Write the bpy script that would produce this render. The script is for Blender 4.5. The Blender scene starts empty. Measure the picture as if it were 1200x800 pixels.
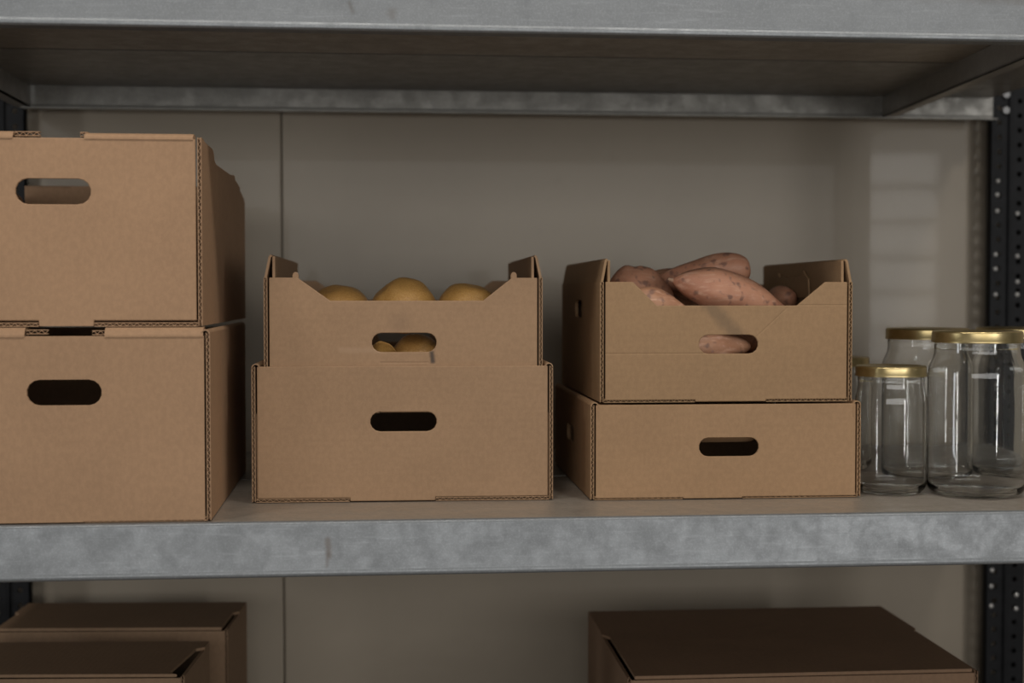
import bpy, bmesh, math, random
from mathutils import Vector, Matrix, Euler, noise

S = bpy.context.scene
COL = S.collection
R = math.radians

# ------------------------------------------------------------------ camera
cam_data = bpy.data.cameras.new('camera')
cam = bpy.data.objects.new('camera', cam_data)
COL.objects.link(cam)
cam.location = (0, 0, 1.41)
cam.rotation_euler = (R(90 - 1.881), 0, R(-5.346))
cam_data.sensor_width = 36.0
cam_data.lens = 1667.0 / 1200.0 * 36.0
cam_data.dof.use_dof = True
cam_data.dof.focus_distance = 1.74
cam_data.dof.aperture_fstop = 3.2
S.camera = cam
# several jars stand behind each other: let light pass through all their walls
S.cycles.max_bounces = 24
S.cycles.transmission_bounces = 24

# ------------------------------------------------------------------ world, lamps, exposure
world = bpy.data.worlds.new('room_light')
S.world = world
world.use_nodes = True
wbg = world.node_tree.nodes['Background']
wbg.inputs[0].default_value = (1.0, 0.97, 0.92, 1)
wbg.inputs[1].default_value = 0.09


def area(name, loc, target, sx, sy, power, color):
    d = bpy.data.lights.new(name, 'AREA')
    d.shape = 'RECTANGLE'
    d.size, d.size_y, d.energy, d.color = sx, sy, power, color
    o = bpy.data.objects.new(name, d)
    COL.objects.link(o)
    o.location = loc
    o.rotation_euler = (Vector(target) - Vector(loc)).to_track_quat('-Z', 'Y').to_euler()
    return o


# tall window behind the camera on the right, its light broken into strips by a blind
for k in range(8):
    zc = 0.72 + 0.2 * k
    area('window_light_right', (2.95, -3.0, zc), (2.35, 1.9, zc), 0.38, 0.165, 2.4, (1.0, 0.98, 0.95))
area('window_light_left', (-3.2, 0.75, 1.20), (0.7, 1.75, 1.20), 0.30, 1.9, 13, (0.92, 0.96, 1.0))
area('fill_light_middle', (0.4, -3.3, 1.95), (0.4, 1.9, 1.45), 6.5, 1.5, 92, (1.0, 0.98, 0.95))  # broad fill panel added behind the camera for soft frontal light
for lx in (-0.9, -0.1, 0.7, 1.5):
    lamp = area('ceiling_lamp', (lx, 0.85, 3.0), (lx, 1.65, 1.2), 0.22, 0.22, 6.0, (1.0, 0.95, 0.88))
    lamp.data.shape = 'DISK'

S.view_settings.view_transform = 'Standard'
S.view_settings.look = 'None'
S.view_settings.gamma = 1.0
S.view_settings.use_curve_mapping = False
S.view_settings.exposure = 0.0


# ------------------------------------------------------------------ object helpers
def link(name, mesh, mat, parent=None, loc=(0, 0, 0), rotz=0.0, smooth=False):
    if mat is not None:
        mesh.materials.clear()
        mesh.materials.append(mat)
    if smooth:
        mesh.polygons.foreach_set('use_smooth', [True] * len(mesh.polygons))
    o = bpy.data.objects.new(name, mesh)
    COL.objects.link(o)
    o.location = loc
    o.rotation_euler = (0, 0, rotz)
    if parent is not None:
        o.parent = parent
    return o


def done(bm, name, recalc=True):
    if recalc:
        bmesh.ops.recalc_face_normals(bm, faces=bm.faces[:])
    me = bpy.data.meshes.new(name)
    bm.to_mesh(me)
    bm.free()
    return me


def tag(o, label, cat, group=None):
    o['label'] = label
    o['category'] = cat
    if group:
        o['group'] = group
    return o


def thing(name, label, cat, loc=(0, 0, 0), rotz=0.0, group=None):
    o = bpy.data.objects.new(name, None)
    COL.objects.link(o)
    o.empty_display_size = 0.05
    o.location = loc
    o.rotation_euler = (0, 0, rotz)
    return tag(o, label, cat, group)


def bevel(o, w, seg=2, ang=40):
    m = o.modifiers.new('bevel', 'BEVEL')
    m.width, m.segments, m.limit_method, m.angle_limit = w, seg, 'ANGLE', R(ang)
    m.use_clamp_overlap = True
    return o


def add_box(bm, a, b):
    (x0, y0, z0), (x1, y1, z1) = a, b
    v = [bm.verts.new(p) for p in ((x0, y0, z0), (x1, y0, z0), (x1, y1, z0), (x0, y1, z0),
                                   (x0, y0, z1), (x1, y0, z1), (x1, y1, z1), (x0, y1, z1))]
    for f in ((0, 3, 2, 1), (4, 5, 6, 7), (0, 1, 5, 4), (1, 2, 6, 5), (2, 3, 7, 6), (3, 0, 4, 7)):
        bm.faces.new([v[i] for i in f])


def add_plate(bm, outline, holes, o, U, V, N, t):
    """flat sheet with holes: outline in (u, v), thickness t along N"""
    o, U, V, N = Vector(o), Vector(U), Vector(V), Vector(N)
    edges = []
    verts = []
    for loop in [outline] + list(holes):
        vs = [bm.verts.new(o + U * u + V * v) for u, v in loop]
        verts += vs
        for i in range(len(vs)):
            edges.append(bm.edges.new((vs[i], vs[(i + 1) % len(vs)])))
    res = bmesh.ops.triangle_fill(bm, use_beauty=True, use_dissolve=False, edges=edges)
    faces = [g for g in res['geom'] if isinstance(g, bmesh.types.BMFace)]
    ext = bmesh.ops.extrude_face_region(bm, geom=faces)
    nv = [g for g in ext['geom'] if isinstance(g, bmesh.types.BMVert)]
    bmesh.ops.translate(bm, verts=nv, vec=N * t)


def add_sweep(bm, prof, a, b, axis):
    """closed profile of 3-vectors swept from offset a to b along axis"""
    axis = Vector(axis)
    n = len(prof)
    A = [bm.verts.new(Vector(p) + axis * a) for p in prof]
    B = [bm.verts.new(Vector(p) + axis * b) for p in prof]
    for i in range(n):
        j = (i + 1) % n
        bm.faces.new((A[i], A[j], B[j], B[i]))
    return A, B


def ribbon(pts, th):
    """closed outline of a bent sheet: 2-D centre line given thickness th"""
    L, Rr = [], []
    for i, p in enumerate(pts):
        a = pts[max(i - 1, 0)]
        b = pts[min(i + 1, len(pts) - 1)]
        dx, dy = b[0] - a[0], b[1] - a[1]
        k = math.hypot(dx, dy) or 1
        nx, ny = -dy / k * th / 2, dx / k * th / 2
        L.append((p[0] + nx, p[1] + ny))
        Rr.append((p[0] - nx, p[1] - ny))
    return L, Rr


def add_bent_sheet(bm, pts, th, to3, a, b, axis):
    L, Rr = ribbon(pts, th)
    prof = [to3(*p) for p in L] + [to3(*p) for p in reversed(Rr)]
    A, B = add_sweep(bm, prof, a, b, axis)
    n = len(pts)
    for ring in (A, B):
        for i in range(n - 1):
            bm.faces.new((ring[i], ring[i + 1], ring[2 * n - 2 - i], ring[2 * n - 1 - i]))


def add_flutes(bm, p0, along, length, thick, t, inward, depth=0.006, wl=0.0075):
    """the wavy middle layer of corrugated board seen at a cut edge"""
    p0, along, thick, inward = Vector(p0), Vector(along), Vector(thick), Vector(inward)
    n = max(4, int(length / wl * 6))
    w = 0.00042
    rows = []
    for i in range(n + 1):
        s = length * i / n
        q = t / 2 + (t / 2 - 0.0009) * math.sin(2 * math.pi * s / wl)
        row = []
        for dq, dd in ((-w, 0), (w, 0), (w, depth), (-w, depth)):
            row.append(bm.verts.new(p0 + along * s + thick * (q + dq) + inward * dd))
        rows.append(row)
    for i in range(n):
        a, b = rows[i], rows[i + 1]
        for k in range(4):
            j = (k + 1) % 4
            bm.faces.new((a[k], a[j], b[j], b[k]))


def stadium(cx, cz, w, h, n=7):
    r = h / 2
    pts = []
    for i in range(n + 1):
        a = -math.pi / 2 + math.pi * i / n
        pts.append((cx + w / 2 - r + r * math.cos(a), cz + r * math.sin(a)))
    for i in range(n + 1):
        a = math.pi / 2 + math.pi * i / n
        pts.append((cx - w / 2 + r + r * math.cos(a), cz + r * math.sin(a)))
    return pts


# ------------------------------------------------------------------ material helpers
def new_mat(name):
    m = bpy.data.materials.new(name)
    m.use_nodes = True
    nt = m.node_tree
    b = nt.nodes['Principled BSDF']
    return m, nt, b


def nd(nt, kind, **kw):
    n = nt.nodes.new(kind)
    for k, v in kw.items():
        setattr(n, k, v)
    return n


def setin(nt, sock, v):
    if isinstance(v, bpy.types.NodeSocket):
        nt.links.new(v, sock)
    else:
        sock.default_value = v


def math_(nt, op, a, b=0.0, c=0.0):
    n = nd(nt, 'ShaderNodeMath', operation=op)
    setin(nt, n.inputs[0], a)
    setin(nt, n.inputs[1], b)
    setin(nt, n.inputs[2], c)
    return n.outputs[0]


def mix(nt, fac, a, b, blend='MIX'):
    n = nd(nt, 'ShaderNodeMix', data_type='RGBA', blend_type=blend)
    setin(nt, n.inputs[0], fac)
    setin(nt, n.inputs[6], a if isinstance(a, bpy.types.NodeSocket) else (*a, 1))
    setin(nt, n.inputs[7], b if isinstance(b, bpy.types.NodeSocket) else (*b, 1))
    return n.outputs[2]


def coords(nt, scale=(1, 1, 1), loc=(0, 0, 0), rot=(0, 0, 0), kind='Object'):
    tc = nd(nt, 'ShaderNodeTexCoord')
    mp = nd(nt, 'ShaderNodeMapping')
    nt.links.new(tc.outputs[kind], mp.inputs[0])
    mp.inputs['Location'].default_value = loc
    mp.inputs['Rotation'].default_value = rot
    mp.inputs['Scale'].default_value = scale
    return mp.outputs[0]


def noise_(nt, vec, scale, detail=4.0, rough=0.55, dist=0.0):
    n = nd(nt, 'ShaderNodeTexNoise')
    nt.links.new(vec, n.inputs['Vector'])
    n.inputs['Scale'].default_value = scale
    n.inputs['Detail'].default_value = detail
    n.inputs['Roughness'].default_value = rough
    n.inputs['Distortion'].default_value = dist
    return n.outputs['Fac']


def ramp(nt, fac, lo, hi, a=0.0, b=1.0):
    n = nd(nt, 'ShaderNodeMapRange', interpolation_type='SMOOTHSTEP')
    setin(nt, n.inputs[0], fac)
    n.inputs[1].default_value, n.inputs[2].default_value = lo, hi
    n.inputs[3].default_value, n.inputs[4].default_value = a, b
    return n.outputs[0]


def bump(nt, bsdf, h, strength, dist=0.001, prev=None):
    n = nd(nt, 'ShaderNodeBump')
    nt.links.new(h, n.inputs['Height'])
    n.inputs['Strength'].default_value = strength
    n.inputs['Distance'].default_value = dist
    if prev is not None:
        nt.links.new(prev, n.inputs['Normal'])
    nt.links.new(n.outputs[0], bsdf.inputs['Normal'])
    return n.outputs[0]


def patch(nt, cx, cz, rot, hw, hh, soft, skew=0.0):
    """soft rectangle mask in object space (x, z)"""
    v = coords(nt)
    sp = nd(nt, 'ShaderNodeSeparateXYZ')
    nt.links.new(v, sp.inputs[0])
    dx = math_(nt, 'SUBTRACT', sp.outputs[0], cx)
    dz = math_(nt, 'SUBTRACT', sp.outputs[2], cz)
    c, s = math.cos(rot), math.sin(rot)
    u = math_(nt, 'ADD', math_(nt, 'MULTIPLY', dx, c), math_(nt, 'MULTIPLY', dz, s))
    w = math_(nt, 'SUBTRACT', math_(nt, 'MULTIPLY', dz, c), math_(nt, 'MULTIPLY', dx, s))
    nz = math_(nt, 'MULTIPLY', math_(nt, 'SUBTRACT', noise_(nt, v, 90, 3), 0.5), soft * 1.6)
    mu = ramp(nt, math_(nt, 'ADD', math_(nt, 'ABSOLUTE', u), nz), hw + soft, hw - soft)
    mw = ramp(nt, math_(nt, 'ADD', math_(nt, 'ABSOLUTE', w), nz), hh + soft, hh - soft)
    return math_(nt, 'MULTIPLY', mu, mw)


def cardboard(name, base=(0.40, 0.245, 0.142), seed=0.0, flute='x', flute_amt=0.25, marks=(), creases=()):
    m, nt, b = new_mat(name)
    off = coords(nt, loc=(seed * 3.1, seed * 1.7, seed))
    big = noise_(nt, off, 9, 3)
    fine = noise_(nt, off, 700, 3, 0.6)
    fib = noise_(nt, coords(nt, scale=(60, 60, 260), loc=(seed, 0, 0)), 8, 4, 0.6)
    fib2 = noise_(nt, coords(nt, scale=(260, 260, 60), loc=(0, seed, 0)), 8, 4, 0.6)
    dark = tuple(c * 0.80 for c in base)
    lite = tuple(min(1, c * 1.14) for c in base)
    c = mix(nt, ramp(nt, big, 0.3, 0.7), tuple(x * 0.93 for x in base), tuple(x * 1.05 for x in base))
    c = mix(nt, ramp(nt, fine, 0.42, 0.72, 0, 0.32), c, lite)
    c = mix(nt, ramp(nt, fib, 0.50, 0.78, 0, 0.28), c, dark)
    c = mix(nt, ramp(nt, fib2, 0.52, 0.80, 0, 0.28), c, dark)
    mott = noise_(nt, coords(nt, scale=(1, 1, 0.75), loc=(seed, 3, seed)), 170, 4, 0.7)
    c = mix(nt, ramp(nt, mott, 0.36, 0.66), mix(nt, 0.30, c, dark), mix(nt, 0.30, c, lite))
    # scuffs along the board
    sc = noise_(nt, coords(nt, scale=(3, 3, 14), loc=(seed * 5, 2, seed)), 4, 5, 0.7)
    c = mix(nt, ramp(nt, sc, 0.62, 0.80, 0, 0.12), c, tuple(x * 0.7 for x in base))
    for (cx, cz, rot, hw, hh, soft, col, amt) in marks:
        mk = math_(nt, 'MULTIPLY', patch(nt, cx, cz, rot, hw, hh, soft), amt)
        c = mix(nt, mk, c, col)
    nt.links.new(c, b.inputs['Base Color'])
    b.inputs['Roughness'].default_value = 0.72
    b.inputs['Specular IOR Level'].default_value = 0.28
    w = nd(nt, 'ShaderNodeTexWave', wave_type='BANDS', bands_direction='X' if flute == 'x' else 'Z')
    nt.links.new(coords(nt), w.inputs['Vector'])
    w.inputs['Scale'].default_value = 42.0
    w.inputs['Distortion'].default_value = 0.6
    w.inputs['Detail'].default_value = 1.0
    warp = noise_(nt, coords(nt, scale=(9, 9, 3) if flute == 'x' else (4, 4, 6), loc=(seed, seed, 0)), 2.2, 3)
    n1 = bump(nt, b, w.outputs['Fac'], flute_amt, 0.0006)
    n2 = bump(nt, b, fine, 0.16, 0.0006, n1)
    n3 = bump(nt, b, warp, 0.14, 0.010, n2)
    for (cx, cz, rot, hw, hh) in creases:
        n3 = bump(nt, b, patch(nt, cx, cz, rot, hw, hh, hh * 0.9), 0.30, -0.0012, n3)
    return m


def galvanized(name, base=(0.244, 0.257, 0.268), seed=0.0, metal=0.55, rough=0.46, marks=()):
    m, nt, b = new_mat(name)
    v = coords(nt, loc=(seed, seed * 2, seed * 3))
    big = noise_(nt, coords(nt, scale=(1, 3, 3), loc=(seed, 0, 0)), 6, 5, 0.6, 0.5)
    mid = noise_(nt, v, 38, 5, 0.65)
    fine = noise_(nt, v, 420, 3, 0.6)
    streak = noise_(nt, coords(nt, scale=(2.5, 40, 40), loc=(seed, 1, 1)), 6, 4, 0.65)
    vo = nd(nt, 'ShaderNodeTexVoronoi')
    nt.links.new(v, vo.inputs['Vector'])
    vo.inputs['Scale'].default_value = 210
    c = mix(nt, ramp(nt, big, 0.32, 0.70), tuple(x * 0.93 for x in base), tuple(x * 1.04 for x in base))
    c = mix(nt, ramp(nt, mid, 0.35, 0.75, 0, 0.26), c, tuple(x * 0.72 for x in base))
    c = mix(nt, ramp(nt, streak, 0.54, 0.74, 0, 0.50), c, tuple(min(1, x * 1.35) for x in base))
    c = mix(nt, ramp(nt, fine, 0.45, 0.72, 0, 0.50), c, tuple(min(1, x * 1.35) for x in base))
    sp = nd(nt, 'ShaderNodeSeparateXYZ')
    nt.links.new(vo.outputs['Color'], sp.inputs[0])
    c = mix(nt, math_(nt, 'MULTIPLY', sp.outputs[0], 0.16), c, tuple(x * 0.6 for x in base))
    for (cx, cz, rot, hw, hh, soft, col, amt) in marks:
        mk = math_(nt, 'MULTIPLY', patch(nt, cx, cz, rot, hw, hh, soft), amt)
        c = mix(nt, mk, c, col)
    nt.links.new(c, b.inputs['Base Color'])
    b.inputs['Metallic'].default_value = metal
    nt.links.new(ramp(nt, mid, 0.3, 0.7, rough - 0.07, rough + 0.1), b.inputs['Roughness'])
    n1 = bump(nt, b, mid, 0.12, 0.002)
    bump(nt, b, fine, 0.10, 0.0005, n1)
    return m


def plain(name, col, rough=0.5, metal=0.0, var=0.12, scale=30, bumpy=0.1, spec=0.5):
    m, nt, b = new_mat(name)
    n = noise_(nt, coords(nt), scale, 5, 0.6)
    c = mix(nt, ramp(nt, n, 0.3, 0.7), tuple(x * (1 - var) for x in col), tuple(min(1, x * (1 + var)) for x in col))
    nt.links.new(c, b.inputs['Base Color'])
    b.inputs['Roughness'].default_value = rough
    b.inputs['Metallic'].default_value = metal
    b.inputs['Specular IOR Level'].default_value = spec
    bump(nt, b, n, bumpy, 0.002)
    return m


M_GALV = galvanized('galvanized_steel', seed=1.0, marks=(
    (-0.298, 1.123, 0.05, 0.0030, 0.012, 0.0030, (0.15, 0.125, 0.105), 0.6),
    (-0.299, 1.110, -0.1, 0.0016, 0.009, 0.0022, (0.12, 0.10, 0.09), 0.5),
    (-0.270, 1.733, 0.35, 0.0015, 0.008, 0.003, (0.14, 0.13, 0.12), 0.6),
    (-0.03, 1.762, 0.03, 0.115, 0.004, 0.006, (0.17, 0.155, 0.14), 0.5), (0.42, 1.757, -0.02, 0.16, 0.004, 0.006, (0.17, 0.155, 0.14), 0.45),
    (-0.225, 1.727, -0.3, 0.005, 0.006, 0.004, (0.16, 0.15, 0.14), 0.5)))
M_GALV_BACK = galvanized('galvanized_rear', base=(0.34, 0.33, 0.305), seed=7.0)
M_DECK_REFLECT = galvanized('galvanized_deck_reflect', base=(0.37, 0.32, 0.265), seed=5.0, metal=0.3, rough=0.38)  # front trays: browner base stands in for the boxes reflected in the steel
M_DECK = galvanized('galvanized_deck', base=(0.33, 0.31, 0.28), seed=4.0, metal=0.35, rough=0.36)
M_UPRIGHT = plain('dark_steel', (0.010, 0.0105, 0.012), 0.5, 0.0, 0.25, 60, 0.15, 0.18)
M_BOLT = plain('bolt_steel', (0.20, 0.20, 0.20), 0.4, 0.8)
M_GLINT = plain('glint_zinc', (0.55, 0.54, 0.52), 0.35, 0.4)
M_FLOOR = plain('concrete_floor', (0.16, 0.14, 0.12), 0.8, 0.0, 0.2, 5, 0.2)


def wall_material():
    m, nt, b = new_mat('painted_wall_panel')
    v = coords(nt)
    big = noise_(nt, v, 2.2, 5, 0.6)
    st = noise_(nt, coords(nt, scale=(1, 1, 6)), 3.0, 4, 0.6)
    mid = noise_(nt, v, 24, 4, 0.6)
    base = (0.340, 0.290, 0.226)
    c = mix(nt, ramp(nt, big, 0.3, 0.7), tuple(x * 0.93 for x in base), tuple(x * 1.05 for x in base))
    c = mix(nt, ramp(nt, st, 0.5, 0.8, 0, 0.3), c, tuple(x * 1.10 for x in base))
    c = mix(nt, ramp(nt, mid, 0.60, 0.80, 0, 0.3), c, tuple(x * 0.86 for x in base))
    nt.links.new(c, b.inputs['Base Color'])
    b.inputs['Roughness'].default_value = 0.45
    b.inputs['Specular IOR Level'].default_value = 0.35
    b.inputs['Coat Weight'].default_value = 0.09
    b.inputs['Coat Roughness'].default_value = 0.04
    bump(nt, b, big, 0.05, 0.01)
    return m


M_WALL = wall_material()


# ------------------------------------------------------------------ the setting
def slab(name, a, b, mat, parent=None, kind=None):
    bm = bmesh.new()
    add_box(bm, a, b)
    o = link(name, done(bm, name), mat, parent)
    if kind:
        o['kind'] = kind
    return o


YW = 2.412
slab('floor', (-4, -6.0, -0.05), (4, YW + 0.1, 0.0), M_FLOOR, kind='structure')
wall = slab('wall_back', (-4, YW + 0.012, 0.0), (4, YW + 0.1, 3.0), plain('wall_core', (0.10, 0.09, 0.08), 0.8), kind='structure')
xs = (-4.0, -2.60, -1.37, -0.161, 1.36, 2.60, 4.0)
for i in range(6):
    p = slab('wall_panel', (xs[i] + 0.0008, YW, 0.0), (xs[i + 1] - 0.0008, YW + 0.0125, 3.0), M_WALL, wall)
    bevel(p, 0.003)
# ------------------------------------------------------------------ shelving unit
XL, XR = -0.565, 1.044          # inner edges of the uprights
YF, YB = 1.62, 2.372            # front face of front beam, rear
rack = thing('shelving_unit', 'grey galvanized steel shelving unit with dark perforated uprights, holding boxes and jars',
             'shelf', (0.24, 2.0, 0.0))


def rk(name, bm, mat):
    me = done(bm, name)
    me.transform(Matrix.Translation(-Vector(rack.location)))
    return link(name, me, mat, rack)


def perforated(bm, o, U, V, N, u0, u1, v0, v1, first, t, pitch=0.025, r=0.0046):
    """strip of sheet steel with a row of round holes along V"""
    cu = (u0 + u1) / 2
    ring8 = ((1, 0), (1, 1), (0, 1), (-1, 1), (-1, 0), (-1, -1), (0, -1), (1, -1))

    def quad(a, b, c, d):
        bm.faces.new([bm.verts.new(o + U * p[0] + V * p[1] + N * p[2]) for p in (a, b, c, d)])
    z = v0 + first
    for nn in (0.0, t):
        quad((u0, v0, nn), (u1, v0, nn), (u1, z - pitch / 2, nn), (u0, z - pitch / 2, nn))
    while z + pitch / 2 < v1:
        outer = [(cu + a * (u1 - u0) / 2, z + b * pitch / 2) for a, b in ring8]
        inner = [(cu + r * math.cos(math.pi / 4 * k), z + r * math.sin(math.pi / 4 * k)) for k in range(8)]
        for k in range(8):
            j = (k + 1) % 8
            for nn in (0.0, t):
                quad((*outer[k], nn), (*outer[j], nn), (*inner[j], nn), (*inner[k], nn))
            quad((*inner[k], 0.0), (*inner[j], 0.0), (*inner[j], t), (*inner[k], t))
        z += pitch
    for nn in (0.0, t):
        quad((u0, z - pitch / 2, nn), (u1, z - pitch / 2, nn), (u1, v1, nn), (u0, v1, nn))


def upright(x_in, side, y_face, front):
    """angle upright: a wide perforated face and a perforated side flange"""
    bm = bmesh.new()
    w, H, t = 0.072, 2.35, 0.003
    U, Z, D = Vector((side, 0, 0)), Vector((0, 0, 1)), Vector((0, 1, 0))
    o = Vector((x_in, y_face, 0))
    perforated(bm, o, U, Z, D, 0.0, 0.034, 0.0, H, 0.030, t)
    perforated(bm, o, U, Z, D, 0.034, w, 0.0, H, 0.042, t)
    perforated(bm, o + U * w, D, Z, -U, 0.0, 0.045, 0.0, H, 0.036, t)
    # stiffening ridge pressed into the face
    prof = [(x_in + side * 0.031, y_face, 0), (x_in + side * 0.0335, y_face - 0.004, 0),
            (x_in + side * 0.0365, y_face - 0.004, 0), (x_in + side * 0.039, y_face, 0)]
    add_sweep(bm, prof, 0.0, H, (0, 0, 1))
    # turned inner edge
    add_box(bm, (min(x_in, x_in + side * 0.003), y_face, 0), (max(x_in, x_in + side * 0.003), y_face + 0.012, H))
    return rk('upright', bm, M_UPRIGHT)


for x_in, s in ((XL, -1), (XR, 1)):
    upright(x_in, s, 2.362, False)
    upright(x_in, s, YF + 0.002, True)

for (x, z) in ((1.0590, 1.6050), (1.0578, 1.5816), (1.0581, 1.5539), (1.0559, 1.4792), (1.0562, 1.4543), (1.0567, 1.4104),
               (1.0945, 1.5497), (1.0950, 1.4764), (1.0955, 1.4324), (1.0955, 1.4104), (1.0561, 0.9335), (1.0549, 0.9053), (1.0553, 0.8710),
               (1.1005, 0.8894), (1.1000, 0.8656)):
    bm = bmesh.new()
    bmesh.ops.create_uvsphere(bm, u_segments=10, v_segments=6, radius=0.0040, matrix=Matrix.Translation((x, 2.3615, z)) @ Matrix.Diagonal((1, 0.7, 1, 1)))
    rk('hole_glint', bm, M_GLINT)  # added bead imitating a bright glint at a hole of the upright
SHELF_TOPS = (0.5365, 1.1535, 1.7705)
BH = 0.063
for zt in SHELF_TOPS:
    zb = zt - BH
    # front and back beams: C sections with rounded edges
    for nm, y0, y1 in (('front_beam', YF, YF + 0.0022), ('back_beam', 2.348, 2.3502)):
        bm = bmesh.new()
        r = 0.004
        sgn = 1 if nm == 'front_beam' else -1
        ya = YF if sgn > 0 else 2.352
        pts = [(ya + sgn * 0.0052, zt - 0.001)]
        for k in range(5):
            a = math.pi / 2 * k / 4
            pts.append((ya + sgn * (r - r * math.sin(a)), zt - 0.001 - r + r * math.cos(a)))
        pts += [(ya, zb + 0.0085), (ya - sgn * 0.0003, zb + 0.0070), (ya - sgn * 0.0013, zb + 0.0052), (ya - sgn * 0.0016, zb + 0.0036),
                (ya - sgn * 0.0011, zb + 0.0018), (ya + sgn * 0.0006, zb + 0.0004)]
        pts.append((ya + sgn * 0.020, zb))
        add_bent_sheet(bm, pts, 0.0018, lambda y, z: (0, y, z), XL - 0.05 if sgn > 0 else XL, XR + 0.05 if sgn > 0 else XR, (1, 0, 0))
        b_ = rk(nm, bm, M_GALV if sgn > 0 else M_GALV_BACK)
        b_.data.polygons.foreach_set('use_smooth', [True] * len(b_.data.polygons))
        b_.data.set_sharp_from_angle(angle=R(35))
    # deck trays: two long folded sheets
    for (ya, yb2) in ((YF + 0.0056, 1.996), (2.002, 2.346)):
        bm = bmesh.new()
        pts = [(ya, zt - 0.026), (ya, zt - 0.003), (ya + 0.0004, zt - 0.0014), (ya + 0.0015, zt - 0.0009),
               (yb2 - 0.004, zt - 0.0009), (yb2 - 0.001, zt - 0.002), (yb2, zt - 0.005), (yb2, zt - 0.026)]
        add_bent_sheet(bm, pts, 0.0016, lambda y, z: (0, y, z), XL + 0.003, XR - 0.003, (1, 0, 0))
        add_box(bm, (XL + 0.006, ya + 0.003, zt - 0.026), (XR - 0.006, yb2 - 0.003, zt - 0.0235))
        rk('deck_tray', bm, M_DECK_REFLECT if ya < 1.9 else M_DECK)
    # short cross members; the right one sits inboard of the upright
    for (xb, xf, sgn) in ((0.846, 0.806, 1), (-0.553, -0.553, -1)):
        bm = bmesh.new()
        t = 0.003
        y0, y1 = YF + 0.024, 2.346
        def quadbox(xa0, xa1, za, zc):
            v = []
            for z in (za, zc):
                v += [bm.verts.new((xf + xa0, y0, z)), bm.verts.new((xf + xa1, y0, z)),
                      bm.verts.new((xb + xa1, y1, z)), bm.verts.new((xb + xa0, y1, z))]
            for f in ((0, 3, 2, 1), (4, 5, 6, 7), (0, 1, 5, 4), (1, 2, 6, 5), (2, 3, 7, 6), (3, 0, 4, 7)):
                bm.faces.new([v[i] for i in f])
        quadbox(min(0, sgn * t), max(0, sgn * t), zb + 0.0012, zt - 0.027)
        quadbox(min(0, sgn * 0.022), max(0, sgn * 0.022), zb + 0.0012, zb + 0.0040)
        rk('cross_beam', bm, M_DECK)
    # bolts through the uprights
    for x_in, s in ((XL, -1), (XR, 1)):
        for y in (YF - 0.001, 2.3605):
            for dz in (0.018, 0.045):
                bm = bmesh.new()
                bmesh.ops.create_cone(bm, cap_ends=True, segments=6, radius1=0.0075, radius2=0.0065, depth=0.006,
                                      matrix=Matrix.Translation((x_in + s * 0.0265, y - 0.001, zb + dz)) @ Matrix.Rotation(R(90), 4, 'X'))
                rk('bolt', bm, M_BOLT)

# ------------------------------------------------------------------ cardboard boxes
T = 0.0046      # board thickness
G = 0.0021      # gap between a front panel and the edge of a side panel


def add_side(bm, sx, w, outline, hole=None, fl=(0.004, None)):
    """side wall: two liners, a core and wavy flutes at its cut front edge. outline in (y, z)"""
    xo = sx * w / 2
    lin = 0.0008
    hs = [hole] if hole else []
    ymin = min(p[0] for p in outline)
    add_plate(bm, outline, hs, (xo, 0, 0), (0, 1, 0), (0, 0, 1), (-sx, 0, 0), lin)
    add_plate(bm, outline, hs, (xo - sx * (T - lin), 0, 0), (0, 1, 0), (0, 0, 1), (-sx, 0, 0), lin)
    core = [(max(p[0], ymin + 0.0065), p[1]) for p in outline]
    hs2 = [hole] if hole else []
    add_plate(bm, core, hs2, (xo - sx * lin, 0, 0), (0, 1, 0), (0, 0, 1), (-sx, 0, 0), T - 2 * lin)
    zt = fl[1] or max(p[1] for p in outline if p[0] < ymin + 0.003)
    add_flutes(bm, (xo - sx * T, ymin + 0.0002, fl[0]), (0, 0, 1), zt - fl[0] - 0.001, (sx, 0, 0), T, (0, 1, 0))


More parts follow.
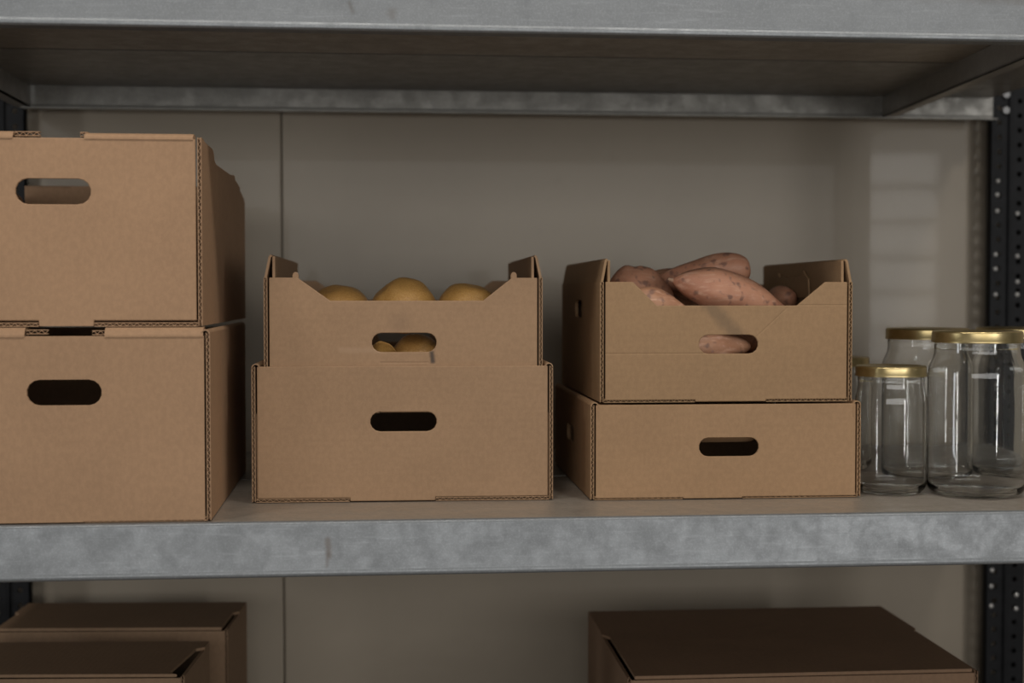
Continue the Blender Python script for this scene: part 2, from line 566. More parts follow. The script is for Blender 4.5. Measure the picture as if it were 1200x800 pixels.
def tray(name, label, cat, group, loc, rotz, w, d, h, handle, mats, tab, cut=None, side_out=None,
         side_hole=None, peak=None, back_h=None, rim=None, side_rim=True, ledge=None, inner=None,
         handle_flap=False, bottom_gap=0.005, side_top=None, torn=()):
    """die-cut corrugated tray. x across, y from the front backwards, z up"""
    t = thing(name, label, cat, loc, rotz, group)
    fm, sm = mats
    xi = w / 2 - T - G
    # front panel, standing between the cut edges of the side panels
    bm = bmesh.new()
    tx0, tx1 = tab
    top = [(xi, h), (-xi, h)]
    if cut:
        a, b_, c, e, zc = cut
        top = [(xi, h), (e, h), (c, zc), (b_, zc), (a, h), (-xi, h)]
    elif rim:
        top = [(xi, h), (-xi, h)]
    outline = [(-xi, bottom_gap), (tx0, bottom_gap), (tx0, 0.0006), (tx1, 0.0006), (tx1, bottom_gap), (xi, bottom_gap)] + top
    hx, hz, hw, hh = handle
    add_plate(bm, outline, [stadium(hx, hz, hw, hh)], (0, 0, 0), (1, 0, 0), (0, 0, 1), (0, 1, 0), T)
    bevel(link('front_panel', done(bm, 'front_panel'), fm, t), 0.0011)
    # back panel
    bm = bmesh.new()
    bh = back_h or h
    top = [(xi, bh), (-xi, bh)]
    if cut and not back_h:
        top = [(xi, h), (e, h), (c, zc), (b_, zc), (a, h), (-xi, h)]
    add_plate(bm, [(-xi, 0.0006), (xi, 0.0006)] + top, [stadium(hx, hz, hw, hh)], (0, d - T, 0), (1, 0, 0), (0, 0, 1), (0, 1, 0), T)
    bevel(link('back_panel', done(bm, 'back_panel'), sm, t), 0.0011)
    # side panels
    st = side_top or h
    for sx in (-1, 1):
        bm = bmesh.new()
        ol = side_out or [(0.0004, 0.0006), (d, 0.0006), (d, st), (0.0004, st)]
        add_side(bm, sx, w, ol, side_hole if sx < 0 else None)
        link('side_panel', done(bm, 'side_panel'), sm, t)
        if peak:
            # outer wall leans in above the front panel, inner wall drops back down
            px, pz = peak
            bm = bmesh.new()
            zt0 = st
            pts = [(sx * (w / 2 - T / 2), zt0 - 0.0005), (sx * (px + 0.002), pz - 0.002), (sx * px, pz),
                   (sx * (px - 0.002), pz - 0.002)]
            add_bent_sheet(bm, pts[:3], 0.0030, lambda x, z: (x, 0, z), 0.001, d - 0.001, (0, 1, 0))
            link('folded_edge', done(bm, 'folded_edge'), sm, t)
            bm = bmesh.new()
            xa = sx * (px - 0.0005)
            add_plate(bm, [(T + 0.0005, 0.006), (d - T - 0.0005, 0.006), (d - T - 0.0005, pz - 0.001), (T + 0.0005, pz - 0.001)],
                      [side_hole] if side_hole and sx < 0 else [], (xa, 0, 0), (0, 1, 0), (0, 0, 1), (-sx, 0, 0), 0.0036)
            bevel(link('inner_side_panel', done(bm, 'inner_side_panel'), sm, t), 0.0008)
        elif side_rim:
            # board rolled over along the top of the side wall
            bm = bmesh.new()
            r = 0.0052
            cx = w / 2 - r
            pts = [(sx * (cx + (r - 0.0007) * math.cos(a)), st - 0.0015 + (r - 0.0007) * math.sin(a))
                   for a in [math.pi * k / 10 for k in range(11)]]
            pts.append((sx * (cx - r + 0.0007), st - 0.016))
            add_bent_sheet(bm, pts, 0.0013, lambda x, z: (x, 0, z), -0.0004, d, (0, 1, 0))
            o = link('rolled_edge', done(bm, 'rolled_edge'), sm, t)
        if inner:
            bm = bmesh.new()
            xa = sx * (w / 2 - T - 0.0005)
            add_plate(bm, [(T + 0.001, 0.005), (d - T - 0.001, 0.005), (d - T - 0.001, inner), (T + 0.001, inner)], [],
                      (xa, 0, 0), (0, 1, 0), (0, 0, 1), (-sx, 0, 0), 0.013)
            link('inner_side_panel', done(bm, 'inner_side_panel'), sm, t)
        if ledge:
            bm = bmesh.new()
            xa, xb = sorted((sx * (w / 2 - 0.011), sx * (w / 2 - 0.011 - ledge)))
            add_box(bm, (xa, 0.006, h - 0.0035), (xb, d - 0.006, h))
            link('top_flap', done(bm, 'top_flap'), sm, t)
    # base sheet, its cut flutes showing under the front panel
    bm = bmesh.new()
    xb = w / 2 - T - 0.0006
    add_box(bm, (-xb, 0.0075, 0.0003), (xb, d - T, T))
    for x0, x1 in ((-xb, tx0 - 0.0005), (tx1 + 0.0005, xb)):
        add_box(bm, (x0, 0.0008, 0.0), (x1, 0.0080, 0.0008))
        add_box(bm, (x0, 0.0008, T - 0.0008), (x1, 0.0080, T))
        add_flutes(bm, (x0, 0.0010, 0.0), (1, 0, 0), x1 - x0, (0, 0, 1), T, (0, 1, 0))
    link('base_panel', done(bm, 'base_panel'), sm, t)
    # rounded fold along the top of the front, cut away above the handle
    if rim:
        rt, spans = rim
        for x0, x1, lift in spans:
            bm = bmesh.new()
            rz = rt - h + lift
            pts = [(-0.0003, h - 0.0012), (-0.0001, h + 0.0010), (0.0022, h + rz * 0.55), (0.0058, h + rz * 0.85),
                   (0.011, h + rz - 0.0008), (0.019, h + rz - 0.0008), (0.0215, h + rz * 0.6), (0.022, h - 0.03)]
            add_bent_sheet(bm, pts, 0.0018, lambda y, z: (0, y, z), x0, x1, (1, 0, 0))
            for x_end, into in ((x0, 1), (x1, -1)):
                # torn flutes at the end of the fold
                add_flutes(bm, (x_end, 0.004, h + rz - 0.0055), (0, 1, 0), 0.016, (0, 0, 1), 0.0045, (into, 0, 0), 0.004, 0.005)
            o = link('rolled_edge', done(bm, 'rolled_edge'), fm, t)
            bevel(o, 0.0006)
    for x0, x1, z0 in torn:
        bm = bmesh.new()
        for dz, th in ((0.0, 0.0009), (0.0044, 0.0009)):
            add_box(bm, (x0, 0.0052, z0 + dz), (x1, 0.013, z0 + dz + th))
        add_flutes(bm, (x0, 0.0054, z0 + 0.0002), (1, 0, 0), x1 - x0, (0, 0, 1), 0.005, (0, 1, 0))
        link('torn_flap', done(bm, 'torn_flap'), fm, t)
    if handle_flap:
        bm = bmesh.new()
        a = R(68)
        add_plate(bm, stadium(0, 0, hw - 0.004, hh - 0.002), [], (hx, T + 0.0008 + math.sin(a) * hh / 2, hz + hh / 2 - 0.0030 - math.cos(a) * hh / 2 * 0.35),
                  (1, 0, 0), (0, math.sin(a), -math.cos(a)), (0, math.cos(a), math.sin(a)), 0.0035)
        link('handle_flap', done(bm, 'handle_flap'), sm, t)
    return t


GB = 'cardboard boxes on the middle shelf'
CB1 = cardboard('cardboard_left', seed=1.0, flute='x', flute_amt=0.16)
CB2 = cardboard('cardboard_left_upper', seed=2.3, flute='x', flute_amt=0.16, base=(0.41, 0.25, 0.145),
                marks=((-0.14, 0.196, -0.03, 0.05, 0.002, 0.003, (0.20, 0.125, 0.075), 0.45),))
CB3 = cardboard('cardboard_middle', seed=3.1, flute='z', flute_amt=0.06, base=(0.365, 0.230, 0.134))
CB4 = cardboard('cardboard_middle_upper', seed=4.4, flute='z', flute_amt=0.06, base=(0.365, 0.230, 0.134),
                marks=((0.0345, 0.0690, 0.10, 0.0026, 0.0075, 0.0022, (0.075, 0.058, 0.048), 0.9),
                       (-0.005, 0.112, 0.2, 0.011, 0.010, 0.010, (0.20, 0.13, 0.085), 0.30),
                       (-0.05, 0.078, 0.0, 0.03, 0.003, 0.003, (0.46, 0.31, 0.20), 0.4)),
                creases=((0.0, 0.0625, 0, 0.03, 0.0009),))
CB5 = cardboard('cardboard_right', seed=5.2, flute='z', flute_amt=0.06, base=(0.365, 0.225, 0.123))
CB6 = cardboard('cardboard_right_upper', seed=6.6, flute='z', flute_amt=0.06, base=(0.345, 0.215, 0.115),
                marks=((-0.006, 0.104, -0.80, 0.034, 0.0085, 0.006, (0.15, 0.105, 0.068), 0.52),),
                creases=((0.08, 0.1215, 0, 0.09, 0.0008), (-0.09, 0.061, 0, 0.07, 0.0009), (0.055, 0.098, 0.75, 0.03, 0.0008)))

ZS = SHELF_TOPS[1] + 0.0008

# left stack, lower box
tray('cardboard_box', 'closed-looking deep cardboard box on the shelf, bottom of the left stack', 'box', GB,
     (-0.3502, 1.626, ZS), R(0.4), 0.321, 0.46, 0.2095, (0.0, 0.1465, 0.0820, 0.0288), (CB1, CB1), (-0.075, 0.020),
     rim=(0.2195, ((-0.1545, -0.0425, 0.0), (0.0445, 0.1530, 0.0))), side_top=0.213, bottom_gap=0.0014,
     torn=((-0.0420, -0.0180, 0.2115), (0.0300, 0.0440, 0.2105)))
# left stack, upper box
prof = [(0.0004, 0.0006), (0.53, 0.0006), (0.53, 0.172), (0.515, 0.178), (0.455, 0.186), (0.452, 0.1905), (0.44, 0.1915),
        (0.385, 0.1960), (0.382, 0.2000), (0.362, 0.2005), (0.350, 0.1975), (0.150, 0.1955), (0.132, 0.1985),
        (0.124, 0.2075), (0.110, 0.2105), (0.035, 0.2105), (0.020, 0.2125), (0.0004, 0.2125)]
tray('cardboard_box', 'open cardboard box with stepped side walls stacked on top of the left box', 'box', GB,
     (-0.3612, 1.631, ZS + 0.2200), R(0.1), 0.326, 0.53, 0.2105, (0.0, 0.1508, 0.0823, 0.0285), (CB2, CB2), (-0.017, 0.043),
     side_out=prof, back_h=0.196, side_rim=False, bottom_gap=0.0068,
     rim=(0.2165, ((-0.1570, -0.0430, 0.0015), (0.0345, 0.1540, 0.0))),
     torn=((-0.0425, -0.0150, 0.2125), (0.0290, 0.0375, 0.2125)))
# middle stack, lower box
tray('cardboard_box', 'plain cardboard tray under the potato box in the middle stack', 'box', GB,
     (0.0300, 1.761, ZS), R(-0.9), 0.372, 0.41, 0.1675, (0.0, 0.0990, 0.0821, 0.0245), (CB3, CB3), (-0.066, 0.039),
     inner=0.109)
# middle stack, upper box, nested between the walls of the lower one
ZM = ZS + 0.1092
MU = tray('cardboard_box', 'notched cardboard tray full of yellow potatoes, on the middle stack', 'box', GB,
          (0.0312, 1.7664, ZM), R(-0.9), 0.3445, 0.398, 0.1676, (0.0, 0.0874, 0.0800, 0.0236), (CB4, CB4), (-0.03, 0.03),
          cut=(-0.131, -0.091, 0.098, 0.134, 0.1392), peak=(0.1625, 0.1950))
# right stack, lower box
tray('cardboard_box', 'shallow cardboard tray under the sweet potato box in the right stack', 'box', GB,
     (0.4340, 1.7465, ZS), R(-0.5), 0.3445, 0.385, 0.1185, (0.0030, 0.0650, 0.0765, 0.0238), (CB5, CB5), (-0.055, 0.020),
     ledge=0.030, handle_flap=True, side_hole=stadium(0.20, 0.065, 0.075, 0.024), bottom_gap=0.0022)
# right stack, upper box
ZR = ZS + 0.1212
RU = tray('cardboard_box', 'notched cardboard tray full of pink sweet potatoes, on the right stack', 'box', GB,
          (0.4345, 1.7490, ZR), R(-0.3), 0.3215, 0.385, 0.1505, (0.0020, 0.0725, 0.0757, 0.0236), (CB6, CB6), (-0.04, 0.05),
          cut=(-0.1195, -0.0895, 0.0895, 0.1255, 0.1210), peak=(0.1515, 0.1785), side_hole=stadium(0.20, 0.115, 0.075, 0.024),
          bottom_gap=0.0030)

# torn flap left on the inside of the right wall
bm = bmesh.new()
fo = [(0.130, 0.130), (0.292, 0.130), (0.290, 0.158), (0.281, 0.166), (0.276, 0.160), (0.255, 0.161), (0.236, 0.158), (0.215, 0.160),
      (0.190, 0.159), (0.166, 0.161), (0.158, 0.168), (0.150, 0.163), (0.134, 0.156)]
add_plate(bm, fo, [], (0.1462, 0, 0), (0, 1, 0), (0, 0, 1), (-1, 0, 0), 0.003)
bevel(link('torn_flap', done(bm, 'torn_flap'), CB6, RU), 0.0008)

# little rounded tabs of the inner wall standing up at the corners of the notch
for cx in (-0.1335, 0.1365):
    bm = bmesh.new()
    add_plate(bm, [(cx - 0.0035, 0.150), (cx + 0.0035, 0.150), (cx + 0.0040, 0.1705), (cx + 0.0028, 0.1738), (cx, 0.1748), (cx - 0.0028, 0.1738),
                   (cx - 0.0040, 0.1705)], [], (0, T + 0.0006, 0), (1, 0, 0), (0, 0, 1), (0, 1, 0), 0.0034)
    bevel(link('corner_tab', done(bm, 'corner_tab'), CB4, MU), 0.001)

# ------------------------------------------------------------------ closed boxes on the lower shelf
def carton(label, loc, rotz, w, d, h, mat, overhang=0.0, slit=True, notch=True, seam=None):
    t = thing('closed_cardboard_box', label, 'box', loc, rotz, 'closed cardboard boxes on the lower shelf')
    bm = bmesh.new()
    add_plate(bm, [(-w / 2, 0), (w / 2, 0), (w / 2, h - 0.006), (-w / 2, h - 0.006)], [], (0, 0, 0), (1, 0, 0), (0, 0, 1), (0, 1, 0), T)
    bevel(link('front_panel', done(bm, 'front_panel'), mat, t), 0.001)
    bm = bmesh.new()
    add_plate(bm, [(-w / 2, 0), (w / 2, 0), (w / 2, h - 0.006), (-w / 2, h - 0.006)], [], (0, d - T, 0), (1, 0, 0), (0, 0, 1), (0, 1, 0), T)
    bevel(link('back_panel', done(bm, 'back_panel'), mat, t), 0.001)
    for sx in (-1, 1):
        bm = bmesh.new()
        add_side(bm, sx, w + 2 * T, [(0.0, 0), (d, 0), (d, h - 0.004), (0.0, h - 0.004)], None, (0.004, h - 0.006))
        link('side_panel', done(bm, 'side_panel'), mat, t)
    # lid with stepped edges, a dark slot beside it
    bm = bmesh.new()
    e = w / 2 + T
    i = w / 2 - 0.004
    ol = [(-i, -0.002), (i, -0.002), (i, d * 0.55), (e, d * 0.60), (e, d), (-e, d), (-e, d * 0.60), (-i, d * 0.55)]
    if not notch:
        ol = [(-e, 0.001), (i, -0.002), (i - 0.012, 0.004), (i - 0.002, d * 0.75), (e, d * 0.8), (e, d), (-e, d)]
    add_plate(bm, ol, [], (0, 0, h - 0.0045), (1, 0, 0), (0, 1, 0), (0, 0, 1), 0.0045)
    bevel(link('lid', done(bm, 'lid'), mat, t), 0.0012)
    bm = bmesh.new()
    add_plate(bm, [(-w / 2, 0), (w / 2, 0), (w / 2, d), (-w / 2, d)], [], (0, 0, 0.0), (1, 0, 0), (0, 1, 0), (0, 0, 1), 0.004)
    link('base_panel', done(bm, 'base_panel'), mat, t)
    if notch:
        bm = bmesh.new()
        add_plate(bm, [(-w / 2, -0.0), (w / 2, -0.0), (w / 2, 0.02), (-w / 2, 0.02)], [], (0, T + 0.001, h - 0.030), (1, 0, 0), (0, 0, 1), (0, 1, 0), 0.003)
        link('tuck_flap', done(bm, 'tuck_flap'), mat, t)
    return t


ZL = SHELF_TOPS[0] + 0.0008
CBL = cardboard('cardboard_shade', seed=8.0, flute='x', flute_amt=0.2, base=(0.225, 0.138, 0.083))  # ordinary cardboard, base darkened to carry the shade of the lower shelf
CBM = cardboard('cardboard_shade_creased', seed=9.0, flute='x', flute_amt=0.2, base=(0.235, 0.150, 0.090))  # same shade painted into the base of the left pair
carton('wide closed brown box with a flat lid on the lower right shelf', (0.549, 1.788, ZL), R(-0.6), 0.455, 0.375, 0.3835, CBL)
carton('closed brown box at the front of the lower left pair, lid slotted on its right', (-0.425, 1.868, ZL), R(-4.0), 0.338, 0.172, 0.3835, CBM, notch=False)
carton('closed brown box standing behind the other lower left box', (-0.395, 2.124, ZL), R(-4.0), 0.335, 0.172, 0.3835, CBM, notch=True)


# ------------------------------------------------------------------ vegetables
def potato_material(name, a, b2, speck, seed):
    m, nt, b = new_mat(name)
    v = coords(nt, loc=(seed, seed, seed))
    n = noise_(nt, v, 22, 4)
    f = noise_(nt, v, 190, 4, 0.65)
    c = mix(nt, ramp(nt, n, 0.3, 0.7), a, b2)
    c = mix(nt, ramp(nt, f, 0.56, 0.72, 0, 0.6), c, speck)
    vo = nd(nt, 'ShaderNodeTexVoronoi')
    nt.links.new(v, vo.inputs['Vector'])
    vo.inputs['Scale'].default_value = 48
    c = mix(nt, ramp(nt, vo.outputs['Distance'], 0.16, 0.05, 0, 0.55), c, speck)
    nt.links.new(c, b.inputs['Base Color'])
    b.inputs['Roughness'].default_value = 0.31
    b.inputs['Specular IOR Level'].default_value = 0.45
    n1 = bump(nt, b, n, 0.25, 0.006)
    bump(nt, b, f, 0.15, 0.001, n1)
    return m


M_POT = [potato_material('potato_skin', (0.50, 0.255, 0.066), (0.62, 0.360, 0.115), (0.20, 0.10, 0.036), 1.0),
         potato_material('potato_skin_dark', (0.45, 0.23, 0.062), (0.56, 0.32, 0.105), (0.18, 0.09, 0.034), 4.0)]


def potato_mesh(seed):
    bm = bmesh.new()
    bmesh.ops.create_icosphere(bm, subdivisions=4, radius=1.0)
    for v in bm.verts:
        p = v.co.copy()
        k = 1.0 + 0.10 * noise.noise(p * 0.9 + Vector((seed * 7.3, 0, 0))) + 0.05 * noise.noise(p * 2.1 + Vector((0, seed * 3.1, 5)))
        # flatter, slightly kidney-shaped
        v.co = Vector((p.x * k, p.y * k * (1 + 0.10 * p.x), p.z * k))
    # shallow eyes
    random.seed(int(seed * 100))
    for _ in range(7):
        e = Vector((random.uniform(-1, 1), random.uniform(-1, 1), random.uniform(-1, 1))).normalized()
        for v in bm.verts:
            dd = (v.co.normalized() - e).length
            if dd < 0.18:
                v.co *= 1 - 0.035 * (1 - dd / 0.18)
    return done(bm, 'potato')


POT = [potato_mesh(s) for s in (1.0, 2.2, 3.7)]
for me in POT:
    me.polygons.foreach_set('use_smooth', [True] * len(me.polygons))
GP = 'yellow potatoes in the middle cardboard tray'


def potato(label, loc, size, rot, k):
    o = link('potato', POT[k % 3], None, None, loc)
    if not POT[k % 3].materials:
        POT[k % 3].materials.append(M_POT[k % 2])
    o.scale = (size[0] / 2, size[1] / 2, size[2] / 2)
    o.rotation_euler = tuple(R(a) for a in rot)
    tag(o, label, 'potato', GP)
    return o


ZP = ZM + T          # inside floor of the potato tray
potato('large round yellow potato in the middle of the top row', (0.0330, 1.836, 1.3960), (0.083, 0.078, 0.072), (0, 0, 20), 0)
potato('yellow potato at the left of the top row, beside the sloping notch', (-0.0510, 1.838, 1.3885), (0.081, 0.084, 0.067), (8, 10, -30), 1)
potato('yellow potato at the right of the top row, lower than the middle one', (0.1120, 1.836, 1.3910), (0.074, 0.080, 0.068), (0, -8, 40), 2)
potato('yellow potato seen through the handle hole, right of the smaller one', (0.0475, 1.858, ZP + 0.0468), (0.074, 0.070, 0.088), (0, 0, 10), 1)
potato('small yellow potato showing at the lower left of the handle hole', (0.0030, 1.807, ZP + 0.0425), (0.062, 0.052, 0.080), (0, 0, 60), 0)
HID = 'yellow potato buried under the top row in the middle cardboard tray'
random.seed(4)
for (x, y, z) in ((-0.084, 1.822, 0.040), (0.118, 1.822, 0.040), (-0.086, 1.905, 0.036), (-0.012, 1.905, 0.036),
                  (0.140, 1.905, 0.036), (-0.050, 1.985, 0.036), (0.030, 1.985, 0.036), (0.110, 1.985, 0.036)):
    potato(HID, (x, y, ZP + z), (random.uniform(0.062, 0.068), random.uniform(0.062, 0.068), 2 * z - 0.004),
           (0, 0, random.uniform(0, 360)), random.randint(0, 2))


def sweet_material(name, seed, a=(0.45, 0.200, 0.122), b2=(0.57, 0.285, 0.175)):
    m, nt, b = new_mat(name)
    v = coords(nt, loc=(seed, seed, seed))
    n = noise_(nt, v, 16, 4)
    st = noise_(nt, coords(nt, scale=(6, 30, 30), loc=(seed, 0, 0)), 6, 4, 0.6)
    f = noise_(nt, v, 160, 4, 0.65)
    les = noise_(nt, coords(nt, scale=(1, 1, 1.0), loc=(seed * 2, 3, 0)), 85, 1.5, 0.5)
    c = mix(nt, ramp(nt, n, 0.3, 0.7), a, b2)
    c = mix(nt, ramp(nt, st, 0.48, 0.72, 0, 0.65), c, (0.66, 0.40, 0.28))
    c = mix(nt, ramp(nt, les, 0.56, 0.70, 0, 0.7), c, (0.15, 0.085, 0.07))
    c = mix(nt, ramp(nt, f, 0.58, 0.75, 0, 0.45), c, (0.55, 0.33, 0.27))
    nt.links.new(c, b.inputs['Base Color'])
    b.inputs['Roughness'].default_value = 0.50
    b.inputs['Specular IOR Level'].default_value = 0.4
    n1 = bump(nt, b, n, 0.3, 0.006)
    n2 = bump(nt, b, les, 0.15, 0.002, n1)
    bump(nt, b, f, 0.15, 0.001, n2)
    return m


M_SW = [sweet_material('sweet_potato_skin', 1.0), sweet_material('sweet_potato_skin_brown', 3.0, (0.38, 0.185, 0.105), (0.47, 0.255, 0.150))]
GSW = 'sweet potatoes in the right cardboard tray'


def sweet_potato(label, p0, p1, rad, fat=0.40, blunt0=0.0, blunt1=0.0, bend=0.0, seed=1.0, k=0, flat=1.0, hidden=False):
    """spindle from p0 to p1 (world), thickest at fraction 'fat'"""
    p0, p1 = Vector(p0), Vector(p1)
    ax = (p1 - p0)
    L = ax.length
    ax.normalize()
    up = Vector((0, 0, 1))
    sd = ax.cross(up)
    if sd.length < 1e-3:
        sd = Vector((0, 1, 0))
    sd.normalize()
    up = sd.cross(ax)
    mid = (p0 + p1) / 2
    bm = bmesh.new()
    n, q = 34, 22
    rings = []
    for i in range(n + 1):
        u = 0.5 - 0.5 * math.cos(math.pi * i / n)
        if u < fat:
            s = u / fat
            e = 0.62 - 0.34 * blunt0
        else:
            s = (1 - u) / (1 - fat)
            e = 0.62 - 0.34 * blunt1
        r = rad * math.sin(math.pi / 2 * max(s, 1e-4)) ** (e * 1.25)
        cen = p0 + ax * L * u + up * bend * math.sin(math.pi * u)
        if i in (0, n):
            rings.append([bm.verts.new(cen - mid)])
            continue
        row = []
        for j in range(q):
            a = 2 * math.pi * j / q
            d_ = sd * math.cos(a) * flat + up * math.sin(a)
            s_ = Vector((u * 3.2, math.cos(a), math.sin(a)))
            rr = r * (1 + 0.13 * noise.noise(s_ * 1.1 + Vector((seed * 9, 0, 0))) + 0.05 * noise.noise(s_ * 2.7 + Vector((0, seed * 5, 0))))
            row.append(bm.verts.new(cen + d_ * rr - mid))
        rings.append(row)
    for i in range(n):
        A, B = rings[i], rings[i + 1]
        for j in range(q):
            j2 = (j + 1) % q
            if len(A) == 1:
                bm.faces.new((A[0], B[j], B[j2]))
            elif len(B) == 1:
                bm.faces.new((A[j], A[j2], B[0]))
            else:
                bm.faces.new((A[j], A[j2], B[j2], B[j]))
    o = link('sweet_potato', done(bm, 'sweet_potato'), M_SW[k], None, mid, smooth=True)
    tag(o, label, 'sweet potato', GSW)
    # dry root end left on the tip
    if blunt0 < 0.4 and not hidden:
        bm = bmesh.new()
        bmesh.ops.create_cone(bm, cap_ends=True, segments=8, radius1=0.0036, radius2=0.0014, depth=0.009,
                              matrix=Matrix.Translation(p0 - mid - ax * 0.0005) @ (-ax).to_track_quat('Z', 'X').to_matrix().to_4x4())
        link('root_tip', done(bm, 'root_tip'), M_TIP, o)
    return o


M_TIP = plain('dry_root', (0.42, 0.27, 0.18), 0.8)
sweet_potato('large pink sweet potato lying on top at the front, tip pointing left', (0.374, 1.800, 1.4290), (0.536, 1.815, 1.3830), 0.0275, 0.36,
             0.15, 0.1, 0.006, 1.0, 0)
sweet_potato('sweet potato behind the front one, its blunt end raised to the right', (0.355, 1.918, 1.4190), (0.496, 1.872, 1.4480), 0.0230, 0.82,
             0.2, 1.0, 0.002, 2.0, 0)
sweet_potato('sweet potato leaning up in the left corner of the tray', (0.2970, 1.868, 1.4080), (0.392, 1.870, 1.4080), 0.0430, 0.38,
             0.15, 0.3, 0.0, 3.0, 0, flat=0.72)
sweet_potato('sweet potato low behind the left end of the front notch', (0.300, 1.790, 1.4060), (0.405, 1.787, 1.3730), 0.0240, 0.45,
             0.5, 0.2, 0.003, 4.0, 1)
sweet_potato('small sweet potato end showing low at the right of the tray', (0.560, 1.905, 1.4085), (0.552, 2.010, 1.3900), 0.0195, 0.35,
             0.85, 0.4, 0.0, 5.0, 0)
sweet_potato('dark sweet potato lying across the back behind the others', (0.345, 1.985, 1.4190), (0.480, 1.978, 1.4230), 0.0240, 0.5,
             0.5, 0.4, 0.002, 6.0, 1)
sweet_potato('pale sweet potato seen through the handle hole of the right tray', (0.352, 1.826, 1.3370), (0.484, 1.822, 1.3430), 0.0255, 0.45,
             0.4, 0.5, 0.0, 7.0, 1)
sweet_potato('brown sweet potato in the shadowed gap left of the big front one', (0.322, 1.940, 1.3840), (0.450, 1.934, 1.3860), 0.0245, 0.5,
             0.5, 0.5, 0.0, 8.0, 1)
HS = 'sweet potato buried under the others in the right cardboard tray'
zf = ZR + T
for i, (a, b_, r) in enumerate((((0.298, 1.80, zf + .028), (0.352, 1.835, zf + .028), 0.026), ((0.300, 1.868, zf + .028), (0.44, 1.862, zf + .027), 0.027),
                                ((0.46, 1.868, zf + .027), (0.570, 1.85, zf + .027), 0.026), ((0.32, 1.94, zf + .028), (0.44, 1.93, zf + .028), 0.027),
                                ((0.46, 1.945, zf + .028), (0.57, 1.925, zf + .028), 0.027), ((0.31, 2.01, zf + .028), (0.44, 2.00, zf + .028), 0.027),
                                ((0.46, 2.01, zf + .028), (0.57, 1.99, zf + .028), 0.027), ((0.40, 1.855, zf + .078), (0.54, 1.872, zf + .079), 0.025),
                                ((0.46, 1.935, zf + .080), (0.545, 1.925, zf + .080), 0.024), ((0.530, 1.80, zf + .026), (0.575, 1.81, zf + .027), 0.024))):
    sweet_potato(HS, a, b_, r, 0.5, 0.6, 0.6, 0.0, 10.0 + i, i % 2, hidden=True)


# ------------------------------------------------------------------ glass jars
def glass_material():
    m, nt, b = new_mat('clear_glass')
    b.inputs['Base Color'].default_value = (0.992, 1.0, 0.995, 1)
    b.inputs['Roughness'].default_value = 0.0
    b.inputs['IOR'].default_value = 1.41
    b.inputs['Transmission Weight'].default_value = 1.0
    n = noise_(nt, coords(nt, scale=(40, 40, 9)), 1.0, 2)
    bump(nt, b, n, 0.10, 0.002)
    return m


M_GLASS = glass_material()


def lid_material():
    m, nt, b = new_mat('gold_lacquer')
    n = noise_(nt, coords(nt), 60, 4)
    c = mix(nt, ramp(nt, n, 0.3, 0.7), (0.50, 0.39, 0.18), (0.60, 0.48, 0.25))
    nt.links.new(c, b.inputs['Base Color'])
    b.inputs['Metallic'].default_value = 0.9
    b.inputs['Roughness'].default_value = 0.30
    return m


M_LID = lid_material()
M_LINER = plain('lid_coating', (0.62, 0.56, 0.42), 0.5)


def lathe(bm, prof, seg=72):
    rows = []
    for r, z in prof:
        if r < 1e-6:
            rows.append([bm.verts.new((0, 0, z))])
        else:
            rows.append([bm.verts.new((r * math.cos(2 * math.pi * k / seg), r * math.sin(2 * math.pi * k / seg), z)) for k in range(seg)])
    for i in range(len(rows) - 1):
        A, B = rows[i], rows[i + 1]
        for k in range(seg):
            j = (k + 1) % seg
            if len(A) == 1 and len(B) == 1:
                continue
            if len(A) == 1:
                bm.faces.new((A[0], B[k], B[j]))
            elif len(B) == 1:
                bm.faces.new((A[k], A[j], B[0]))
            else:
                bm.faces.new((A[k], A[j], B[j], B[k]))


def arc(cx, cz, r, a0, a1, n=7):
    return [(cx + r * math.cos(R(a0 + (a1 - a0) * i / n)), cz + r * math.sin(R(a0 + (a1 - a0) * i / n))) for i in range(n + 1)]


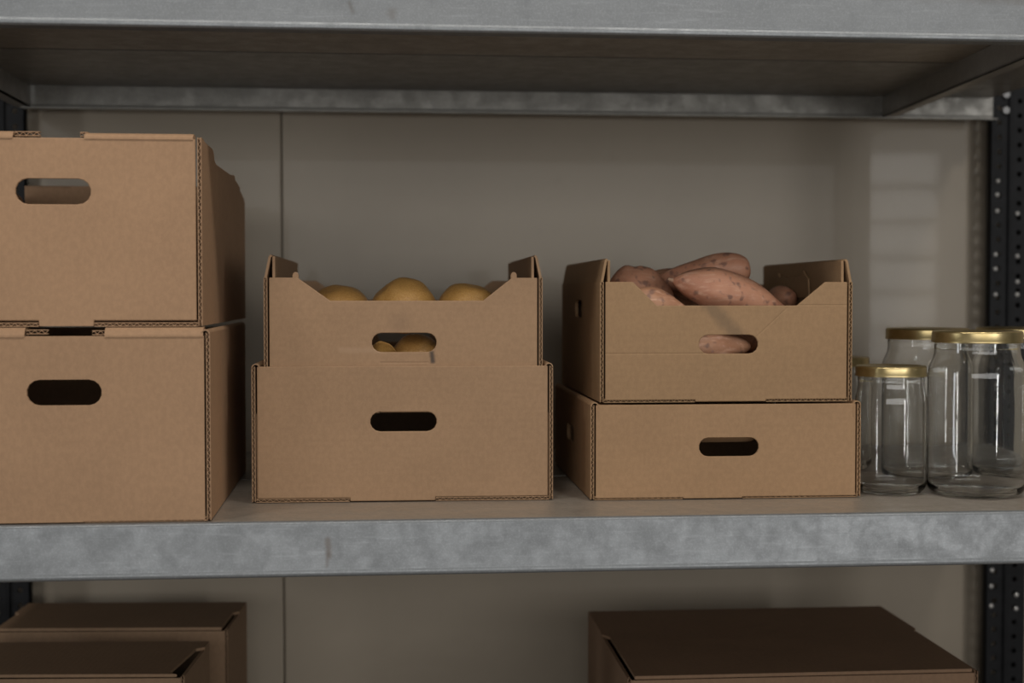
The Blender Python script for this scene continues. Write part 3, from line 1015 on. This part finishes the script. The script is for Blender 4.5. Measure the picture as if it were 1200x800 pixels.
def jar_meshes(r, H, neck, z_sh0, z_sh1, lid_h, lid_r):
    th = 0.0017
    zt = H - 0.0022
    def shoulder(rr, nk, a, b_):
        return [(nk + (rr - nk) * (0.5 + 0.5 * math.cos(math.pi * (i / 10) ** 1.15)), a + (b_ - a) * i / 10) for i in range(11)]
    outer = [(0, 0.0035), (r * 0.55, 0.0026), (r * 0.80, 0.0004), (r * 0.86, 0.0)] + arc(r - 0.011, 0.011, 0.011, -85, 0, 8) \
        + [(r, 0.4 * z_sh0), (r, z_sh0 - 0.012)] + shoulder(r, neck, z_sh0, z_sh1) \
        + [(neck, z_sh1 + 0.002), (neck + 0.0003, z_sh1 + 0.004), (neck + 0.0004, z_sh1 + 0.0055), (neck + 0.0003, z_sh1 + 0.007), (neck, z_sh1 + 0.009), (neck, zt)]
    inner = [(neck - th, zt), (neck - th, z_sh1)] + list(reversed(shoulder(r - th, neck - th, z_sh0, z_sh1))) \
        + [(r - th, z_sh0 - 0.012), (r - th, 0.4 * z_sh0)] + list(reversed(arc(r - 0.013, 0.0150, 0.013 - th, -88, 0, 8))) + [(r * 0.5, 0.0058), (0, 0.0070)]
    bm = bmesh.new()
    lathe(bm, outer + inner)
    glass = done(bm, 'glass_body')
    glass.polygons.foreach_set('use_smooth', [True] * len(glass.polygons))
    glass.set_sharp_from_angle(angle=R(38))
    bm = bmesh.new()
    zb = H - lid_h
    lathe(bm, [(0, H - 0.0012), (lid_r * 0.80, H - 0.0012), (lid_r * 0.86, H - 0.0002), (lid_r * 0.93, H)] + arc(lid_r - 0.003, H - 0.003, 0.003, 90, 0, 5)
          + [(lid_r, zb + 0.0025), (lid_r + 0.0007, zb + 0.0012), (lid_r + 0.0004, zb), (lid_r - 0.0012, zb + 0.0006), (lid_r - 0.0012, H - 0.004), (0, H - 0.0018)])
    lid = done(bm, 'lid')
    lid.polygons.foreach_set('use_smooth', [True] * len(lid.polygons))
    lid.set_sharp_from_angle(angle=R(50))
    bm = bmesh.new()
    lathe(bm, [(0, H - 0.0021), (lid_r - 0.0020, H - 0.0021), (lid_r - 0.0020, zb + 0.0015), (lid_r - 0.0016, zb + 0.0015), (lid_r - 0.0016, H - 0.0020), (0, H - 0.00195)])
    liner = done(bm, 'lid_liner')
    return glass, lid, liner


BIG = jar_meshes(0.0615, 0.2085, 0.0530, 0.150, 0.1830, 0.0150, 0.0562)
SML = jar_meshes(0.0456, 0.1630, 0.0418, 0.114, 0.1400, 0.0135, 0.0450)
GJ = 'glass jars on the right of the middle shelf'


def jar(label, x, y, meshes):
    t = thing('glass_jar', label, 'jar', (x, y, ZS + 0.0012), random.uniform(0, 6), GJ)
    link('glass_body', meshes[0], M_GLASS, t)
    l = link('lid', meshes[1], M_LID, t)
    link('lid_liner', meshes[2], M_LINER, l)
    return t


jar('large clear glass jar with gold lid at the front of the shelf', 0.7665, 1.766, BIG)
jar('small clear glass jar with gold lid right beside the cardboard trays', 0.6615, 1.790, SML)
jar('large glass jar behind the two front jars, lid partly hidden', 0.7580, 1.912, BIG)
jar('large glass jar at the far right, lid showing above the front jar', 0.9000, 1.938, BIG)
jar('small glass jar at the back, only its lid edge showing beside the box', 0.6770, 2.050, SML)
